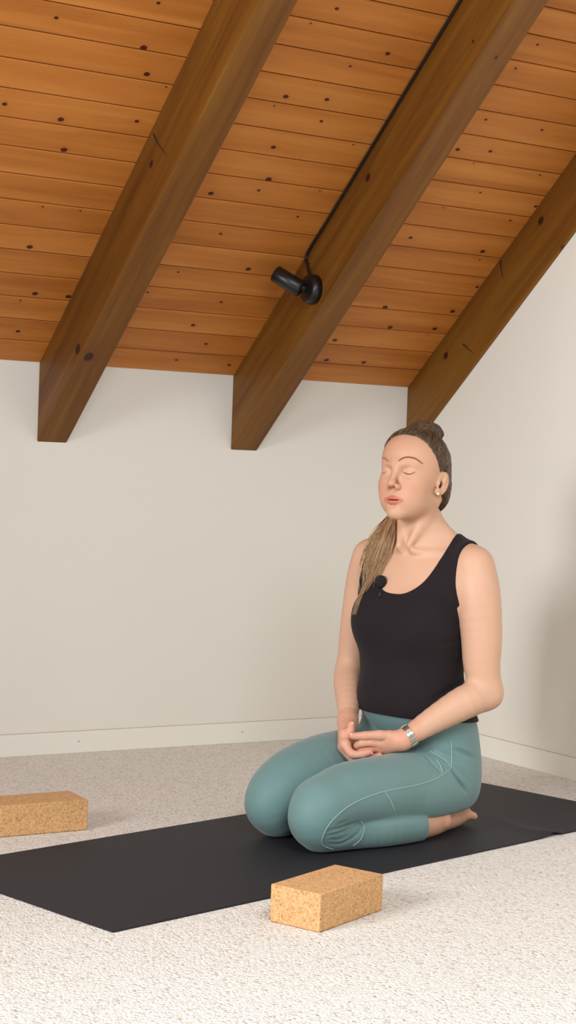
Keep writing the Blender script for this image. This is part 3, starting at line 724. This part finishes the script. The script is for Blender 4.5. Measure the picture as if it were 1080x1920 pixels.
def make_tree(X_, Q_): return BVHTree.FromPolygons([tuple(v) for v in X_], [tuple(int(i) for i in q) for q in Q_])
def normals(X_, Q_):
    n = np.cross(X_[Q_[:, 2]]-X_[Q_[:, 0]], X_[Q_[:, 3]]-X_[Q_[:, 1]]); N_ = np.zeros_like(X_)
    for i in range(4):
        for c_ in range(3): N_[:, c_] += np.bincount(Q_[:, i], n[:, c_], len(X_))
    return N_/(np.linalg.norm(N_, axis=1)[:, None]+1e-12)
cam_local = RMi @ cO; RM3 = RMi.to_3x3()
def on_surface(tree, pix, n=40):
    """points where the garment or face shows along a measured line"""
    pts = []
    for x, y in spline([(a, b_, 0) for a, b_ in pix], n)[:, :2]:
        h = tree.ray_cast(cam_local, (RM3 @ pixray(x, y)).normalized())
        if h[0] is not None: pts.append((h[0], h[1]))
    return pts
def crease(X_, N_, pts, width, depth):
    """groove (depth > 0) or ridge along a polyline of surface points"""
    A = np.array([p[0] for p in pts]); n = len(A)
    if n < 2: return
    lo, hi = A.min(0)-4*width, A.max(0)+4*width; m = np.nonzero(np.all((X_ > lo) & (X_ < hi), axis=1))[0]
    best = np.full(len(m), 9.0); env = np.zeros(len(m))
    for i in range(n-1):
        ab = A[i+1]-A[i]; L2 = ab@ab
        if L2 < 1e-12 or L2 > .02**2: continue
        t = np.clip(((X_[m]-A[i])@ab)/L2, 0, 1); dd = np.linalg.norm(X_[m]-A[i]-t[:, None]*ab, axis=1)
        u = (i+t)/(n-1); e = np.sin(PI*np.clip(u, .02, .98))**.5
        up = dd < best; best[up] = dd[up]; env[up] = e[up]
    X_[m] -= N_[m]*(depth*env*np.exp(-(best/width)**2))[:, None]
def strip(bm, pts, wdt, hgt=.0006, n=6, taper=True):
    """thin rounded bead lying on the surface"""
    P_ = [p[0]+p[1]*hgt*.3 for p in pts]
    R_ = [wdt*(max(math.sin(PI*i/(len(P_)-1)), .12)**.5 if taper else 1) for i in range(len(P_))]
    seg = [[0]]
    for i in range(1, len(P_)):
        if (P_[i]-P_[i-1]).length > .02: seg.append([])
        seg[-1].append(i)
    for s_ in seg:
        if len(s_) > 2: tube(bm, [P_[i] for i in s_], [R_[i] for i in s_], n)
PN = normals(PX, PQ); pt = make_tree(PX, PQ)
for pix, w, d_ in [
    ([(795, 1415), (812, 1432), (826, 1448)], .005, .005), ([(812, 1408), (835, 1424), (848, 1436)], .0055, .006), ([(775, 1420), (800, 1428), (815, 1445)], .006, .003),
    ([(846, 1440), (862, 1464), (876, 1486)], .0055, .010), ([(850, 1404), (876, 1412), (894, 1424)], .0042, .009),
    ([(852, 1436), (872, 1450), (884, 1468)], .006, .004), ([(822, 1402), (850, 1410), (870, 1425)], .006, .0035),
    ([(612, 1560), (640, 1552), (672, 1540)], .004, .004), ([(610, 1568), (632, 1564), (652, 1556)], .0035, .003), ([(616, 1574), (636, 1574), (654, 1566)], .0035, .003),
    ([(618, 1582), (640, 1582), (668, 1566), (682, 1546)], .004, .004), ([(690, 1542), (740, 1538), (795, 1532)], .006, .003), ([(630, 1548), (650, 1540)], .004, .003),
    ([(740, 1545), (752, 1575)], .006, .0015), ([(600, 1448), (572, 1466), (548, 1496)], .007, .003)]:
    crease(PX, PN, on_surface(pt, pix), w, d_)
PN = normals(PX, PQ); pt = make_tree(PX, PQ)
pants_ob = from_np('leggings', PX, PQ, M_PANTS, root); pants_ob['label'] = 'teal leggings with raised seams'
for pix in ([(846, 1440), (822, 1458), (790, 1470), (752, 1478), (714, 1486), (676, 1500), (645, 1518), (618, 1545), (605, 1570), (606, 1585), (625, 1593)],
            [(722, 1484), (732, 1500), (740, 1520)], [(806, 1408), (832, 1424), (846, 1440)], [(676, 1540), (683, 1554), (676, 1574), (662, 1586)], [(846, 1388), (847, 1412), (846, 1440)], [(818, 1424), (826, 1436), (830, 1449)]):
    bm = bmesh.new(); strip(bm, on_surface(pt, pix, 60), .0014, taper=False)
    if len(bm.verts): o = from_bm('seam', bm, M_SEAM, pants_ob, True)
    else: bm.free()
KN = normals(KX, KQ); kt = make_tree(KX, KQ)
for pix, w, d_ in [([(868, 1190), (846, 1200), (818, 1212)], .008, .004), ([(866, 1180), (850, 1160), (840, 1140)], .006, .003), ([(874, 1262), (846, 1290), (805, 1315)], .008, .005),
                   ([(880, 1278), (850, 1312), (815, 1335)], .006, .003), ([(868, 1225), (850, 1240), (822, 1250)], .009, .003), ([(690, 1225), (720, 1240), (760, 1240)], .014, .0015)]:
    crease(KX, KN, on_surface(kt, pix), w, d_)
tank_ob = from_np('tank_top', KX, KQ, M_TANK, root); tank_ob['label'] = 'black sleeveless tank top'
kt = make_tree(KX, KQ)

# ---- hair
def hair_cap(P):
    m = np.abs(P-vv3(*(HC+np.array([-.02, 0, .04])))).max(1) < .16+PAD[0]; out = np.full(len(P), .3, F4)
    if not m.any(): return out
    p = b2h(P[m]); q = p.copy(); q[:, 1] = np.abs(q[:, 1]); F_ = cranium(Fld(q))
    F_.ell((-.055, 0, -.02), (.055, .060, .060), .03)
    line = np.interp(q[:, 2]+.0*q[:, 1], [-.10, -.06, -.02, .015, .03, .05, .07, .085, .098, .108, .116, .124, .132], [-.070, -.045, -.020, .000, .014, .026, .039, .046, .053, .060, .068, .085, .12])
    s_ = line-p[:, 0]
    # widow's softness towards the centre
    s_ = s_+.0022*np.sin(q[:, 2]*420+q[:, 1]*260)*np.sin(q[:, 1]*310+1)
    th_ = .0062*np.clip(s_/.022, 0, 1)**.6
    # combed strands run up and back to the knot
    kn = vv3(-.045, 0, .115); v_ = p-kn; a1 = np.arctan2(v_[:, 1], -v_[:, 2]+v_[:, 0]*.35)
    th_ = th_+np.clip(s_/.02, 0, 1)*(.0005*np.sin(a1*44+3*np.sin(a1*9))+.0005*np.sin(a1*97+v_[:, 0]*20))
    d_ = F_.d-th_
    K = Fld(p); K.ell((-.028, .0, .122), (.060, .044, .022), .015); K.ell((-.032, .0, .136), (.036, .030, .015), .02); K.ell((-.058, .0, .124), (.032, .028, .024), .014)
    K.d += (.0016*np.sin(np.arctan2(p[:, 1], p[:, 0]+.045)*11+p[:, 2]*140)).astype(F4)
    d_ = smin(d_, K.d, .008)
    d_ = smax(d_, -s_*.9, .003)
    d_ = smax(d_, -.085-p[:, 2], .004)
    # leave the ears free
    E_ = ell(q, EC, (.0215, .012, .0345), EM); d_ = smax(d_, -E_, .004)
    out[m] = d_; return out
ax_h = [axis_coords(-.15, .13, .0016, []), axis_coords(-.11, .11, .0016, []), axis_coords(.76, 1.03, .0016, [])]
HX, HQ = mesh_field(hair_cap, ax_h, 0)
hair_ob = from_np('hair', HX, HQ, M_HAIR, root); hair_ob['label'] = 'brown hair combed back tightly to a small knot'
HN = normals(HX, HQ); ht = make_tree(HX, HQ); hl = b2h(HX.astype(F4)).astype(float)
bm = bmesh.new(); sl0 = bm.verts.layers.float.new('strand')
cand = np.nonzero((HN*(HX-HC)).sum(1) > 0)[0]; knot = h2b((-.040, 0, .128))
for k in range(6500):
    i0 = int(RNG.choice(cand)); p = HX[i0].copy(); onk = hl[i0, 2] > .128; L_ = RNG.uniform(.018, .05) if not onk else .03
    st = L_/9; sp3 = []; d0_ = None
    for j in range(10):
        loc, nor, _, _ = ht.find_nearest(Vector(p)); nrm = np.array(nor)
        if onk: d_ = np.array([-.9, .25, .1])+.5*np.cross(nrm, np.array([0, 0, 1.0]))
        else: d_ = knot-p+np.array([0, 0, .02])
        d_ = d_-nrm*(d_@nrm); d_ /= np.linalg.norm(d_)+1e-9
        lift = .0005+.0010*math.sin(PI*j/9)*RNG.uniform(.2, 1)
        sp3.append(np.array(loc)+nrm*lift); p = np.array(loc)+d_*st
        if not onk and np.linalg.norm(p-knot) < .02: break
    if len(sp3) < 4: continue
    n0 = len(bm.verts); n_ = len(sp3); r = RNG.uniform(.0005, .0010)
    tube(bm, sp3, [r*(.35+.65*math.sin(PI*(j+.3)/n_)) for j in range(n_)], 3, cap=False); bm.verts.ensure_lookup_table(); val = float(np.clip(RNG.normal(.42, .25), 0, 1))
    for i in range(n0, len(bm.verts)): bm.verts[i][sl0] = val
from_bm('combed_strands', bm, M_STRAND, hair_ob, True)
# long strands falling over her right shoulder
bm = bmesh.new(); sl_ = bm.verts.layers.float.new('strand')
ctrl = np.array([(-.050, -.030, .865), (-.030, -.055, .825), (.012, -.068, .780), (.042, -.074, .725), (.062, -.080, .665), (.076, -.077, .600), (.082, -.068, .520)])
spread = np.array([.006, .010, .017, .029, .032, .024, .017])
side = np.array([.62, -.78, 0])*1.0
for k in range(950):
    u, w = RNG.normal(0, .55, 2); u = float(np.clip(u, -1.2, 1.2)); w = float(np.clip(w, -1, 1))
    L_ = float(np.clip(RNG.normal(.82-.12*abs(u), .13), .5, 1.06)); ph = RNG.uniform(0, 6.28); wav = RNG.uniform(0, .007)*(1+abs(u))
    pts = []
    for i, c_ in enumerate(ctrl):
        sp_ = spread[i]; sd = np.array([-.72, .70, 0])
        pts.append(c_+sd*(-(u*1.35+.12 if u < 0 else u)*sp_)+np.array([.70, .70, 0])*(w*sp_*.28)+np.array([0, 0, 1])*(abs(u)*-.004))
    N_ = 26; sp2 = spline(pts, 60)[:int(60*L_*.94)]; sp2 = sp2[np.linspace(0, len(sp2)-1, N_).astype(int)]
    for i in range(N_):
        t = i/(N_-1); sp2[i] += np.array([-.72, .70, 0])*wav*math.sin(ph+t*7)*t
        for tr, off in ((body_tree, .0030), (kt, .0035)):
            loc, nor, _, dist = tr.find_nearest(Vector(sp2[i]))
            if loc is None: continue
            dv = Vector(sp2[i])-loc; o_ = off+.008*(w+1)*.5*(1-.3*t)
            if dv.dot(nor) < o_ and dist < .05: sp2[i] = np.array(loc+nor*o_)
    for _ in range(2): sp2[1:-1] = sp2[1:-1]*.5+.25*(sp2[:-2]+sp2[2:])
    n0 = len(bm.verts); r = RNG.uniform(.0006, .0012)
    tube(bm, sp2, [r*(1-.75*(i/(N_-1))**3) for i in range(N_)], 4, cap=False)
    bm.verts.ensure_lookup_table(); val = float(np.clip(RNG.normal(.5, .25)+.0, 0, 1))
    for i in range(n0, len(bm.verts)): bm.verts[i][sl_] = min(1, val+.25*((i-n0)//4)/N_)
tail = from_bm('ponytail', bm, M_TAIL, root, True); tail['label'] = 'long dark blond hair falling over one shoulder'
# fine flyaway hairs on the cap
# ---- brows, lashes, earring, nails
def hairs_along(name, pix, n, ln, rad, m, ang, jit=1.2):
    bm = bmesh.new(); pts = on_surface(body_tree, pix, n)
    for i, (p, nr) in enumerate(pts):
        if i+1 < len(pts): t = (pts[i+1][0]-p)
        if t.length > .01 or t.length < 1e-6: continue
        t = t.normalized(); up = nr.cross(t).normalized(); 
        d_ = (t*math.cos(ang)+up*math.sin(ang)+nr*.12).normalized()
        q0 = p+up*RNG.uniform(-jit, jit)*.0008; f = math.sin(PI*min(max(i/(len(pts)-1), .06), .94))**.5
        tube(bm, [q0-d_*ln*.3, q0+d_*ln*.3*f+nr*.0003, q0+d_*ln*f], [rad*.8, rad, rad*.3], 4)
    return from_bm(name, bm, m, root, True)
hairs_along('eyebrow', [(748, 864), (757, 858.5), (768, 857.5), (780, 861), (792, 869)], 130, .0055, .00048, M_BROW, .10, 2.0)
hairs_along('eyebrow', [(728, 865), (722, 859.5), (716, 858.5), (711.5, 861)], 30, .0035, .00042, M_BROW, -.15, 1.6)
hairs_along('eyelashes', [(754, 884), (761, 887.5), (769, 888.5), (778.5, 885)], 46, .0028, .00048, M_LASH, -.5, .3)
hairs_along('eyelashes', [(724, 884), (719, 887), (713, 887)], 16, .002, .0005, M_LASH, .5, .3)
h = on_surface(body_tree, [(820, 925), (821, 925.5), (822, 926)], 3)
ep = h[1][0] if h else Vector(h2b((.004, .08, -.03)))
bm = bmesh.new(); bmesh.ops.create_uvsphere(bm, u_segments=16, v_segments=10, radius=.0033, matrix=Matrix.Translation(ep+h[1][1]*.002 if h else ep))
o = from_bm('earring', bm, M_GOLD, root, True); o['label'] = 'small pearl stud earring'
def nail(tip, prev, towards, r):
    tip, prev = Vector(tip), Vector(prev); ax_ = (tip-prev).normalized(); nn = Vector(towards); nn = (nn-ax_*nn.dot(ax_)).normalized(); sd = ax_.cross(nn)
    M_ = Matrix((( ax_.x, sd.x, nn.x, 0), (ax_.y, sd.y, nn.y, 0), (ax_.z, sd.z, nn.z, 0), (0, 0, 0, 1)))
    bm = bmesh.new(); bmesh.ops.create_uvsphere(bm, u_segments=16, v_segments=10, radius=1, matrix=Matrix.Translation(tip+nn*r*.72) @ M_ @ Matrix.Diagonal((.0065, .0050, .0022, 1)))
    from_bm('fingernail', bm, M_NAIL, root, True)
nail(hp(658, 1356, -.010), hp(657, 1370, -.010), tuple(HTo*.6+HRt*.5), .0078)
nail(hp(661, 1379, .017), hp(684, 1378, .018), tuple(HUp*.9+HTo*.3), .0082)
nail(hp(694, 1408, .030), hp(680, 1412, .030), tuple(HTo*.4-HUp*.9), .0072)
# ---- wristwatch: steel bracelet wrapped round her left wrist
wc = Vector(WRL)*.80+Vector((.075, .138, .288))*.20; wa = (Vector(WRL)-Vector((.075, .138, .288))).normalized()
wu = Vector(HTo); wu = (wu-wa*wu.dot(wa)).normalized(); wv = wa.cross(wu)
watch = empty('wristwatch', wc, 0, root); watch['label'] = 'silver link bracelet watch'
def ringpt(th_, extra):
    d_ = (wu*math.cos(th_)+wv*math.sin(th_)).normalized()
    h_ = body_tree.ray_cast(wc, d_, .06); r_ = h_[3] if h_[0] is not None else .024
    return d_, min(r_, .030)+extra
n_l = 26; bm = bmesh.new(); bm2 = bmesh.new()
for i in range(n_l):
    th_ = 2*PI*(i+.5)/n_l; d_, r_ = ringpt(th_, .0016); tg = wa.cross(d_).normalized()
    Mx = Matrix(((tg.x, wa.x, d_.x, d_.x*r_), (tg.y, wa.y, d_.y, d_.y*r_), (tg.z, wa.z, d_.z, d_.z*r_), (0, 0, 0, 1)))
    hw = PI*r_/n_l*.93
    bx(bm, (-hw, -.0078, -.0012), (hw, -.0030, .0012), Mx); bx(bm, (-hw, .0030, -.0012), (hw, .0078, .0012), Mx); bx(bm2, (-hw*.96, -.0027, -.001), (hw*.96, .0027, .0016), Mx)
bevel(bm, .0004, 2); bevel(bm2, .0004, 2)
from_bm('outer_links', bm, M_STEEL, watch); from_bm('centre_links', bm2, M_STEEL, watch)
d_, r_ = ringpt(math.radians(150), .004); tg = wa.cross(d_).normalized()
Mx = Matrix(((tg.x, wa.x, d_.x, d_.x*r_), (tg.y, wa.y, d_.y, d_.y*r_), (tg.z, wa.z, d_.z, d_.z*r_), (0, 0, 0, 1)))
bm = bmesh.new(); lathe(bm, [(0, .004), (.0105, .004), (.0125, .003), (.013, -.001), (.0115, -.004), (0, -.004)], 32, Mx); from_bm('watch_case', bm, M_STEEL, watch, True)

# ---- clip-on microphone at the neckline
h = on_surface(kt, [(712, 1120), (712.5, 1120), (713, 1120)], 3); h2 = on_surface(body_tree, [(717, 1094), (717.5, 1094), (718, 1094)], 3)
mp0 = RM @ (h2[1][0]+h2[1][1]*.008); mic = empty('clip_microphone', mp0, 0); tag(mic, 'small black foam clip-on microphone on the neckline of the black tank top', 'microphone')
bm = bmesh.new(); bmesh.ops.create_icosphere(bm, subdivisions=4, radius=.0145)
for v_ in bm.verts: v_.co = Vector((v_.co.x, v_.co.y, v_.co.z*1.15))*(1+.05*math.sin(v_.co.x*1900)*math.sin(v_.co.z*1700+v_.co.y*1500))
from_bm('foam_windshield', bm, M_FOAM, mic, True)
cl = (RM @ (h[1][0]+h[1][1]*.002))-mp0
bm = bmesh.new(); tube(bm, [(0, 0, -.010), tuple(cl*.6), tuple(cl)], [.0035, .003, .0025], 10); from_bm('clip', bm, M_BLACK, mic, True)
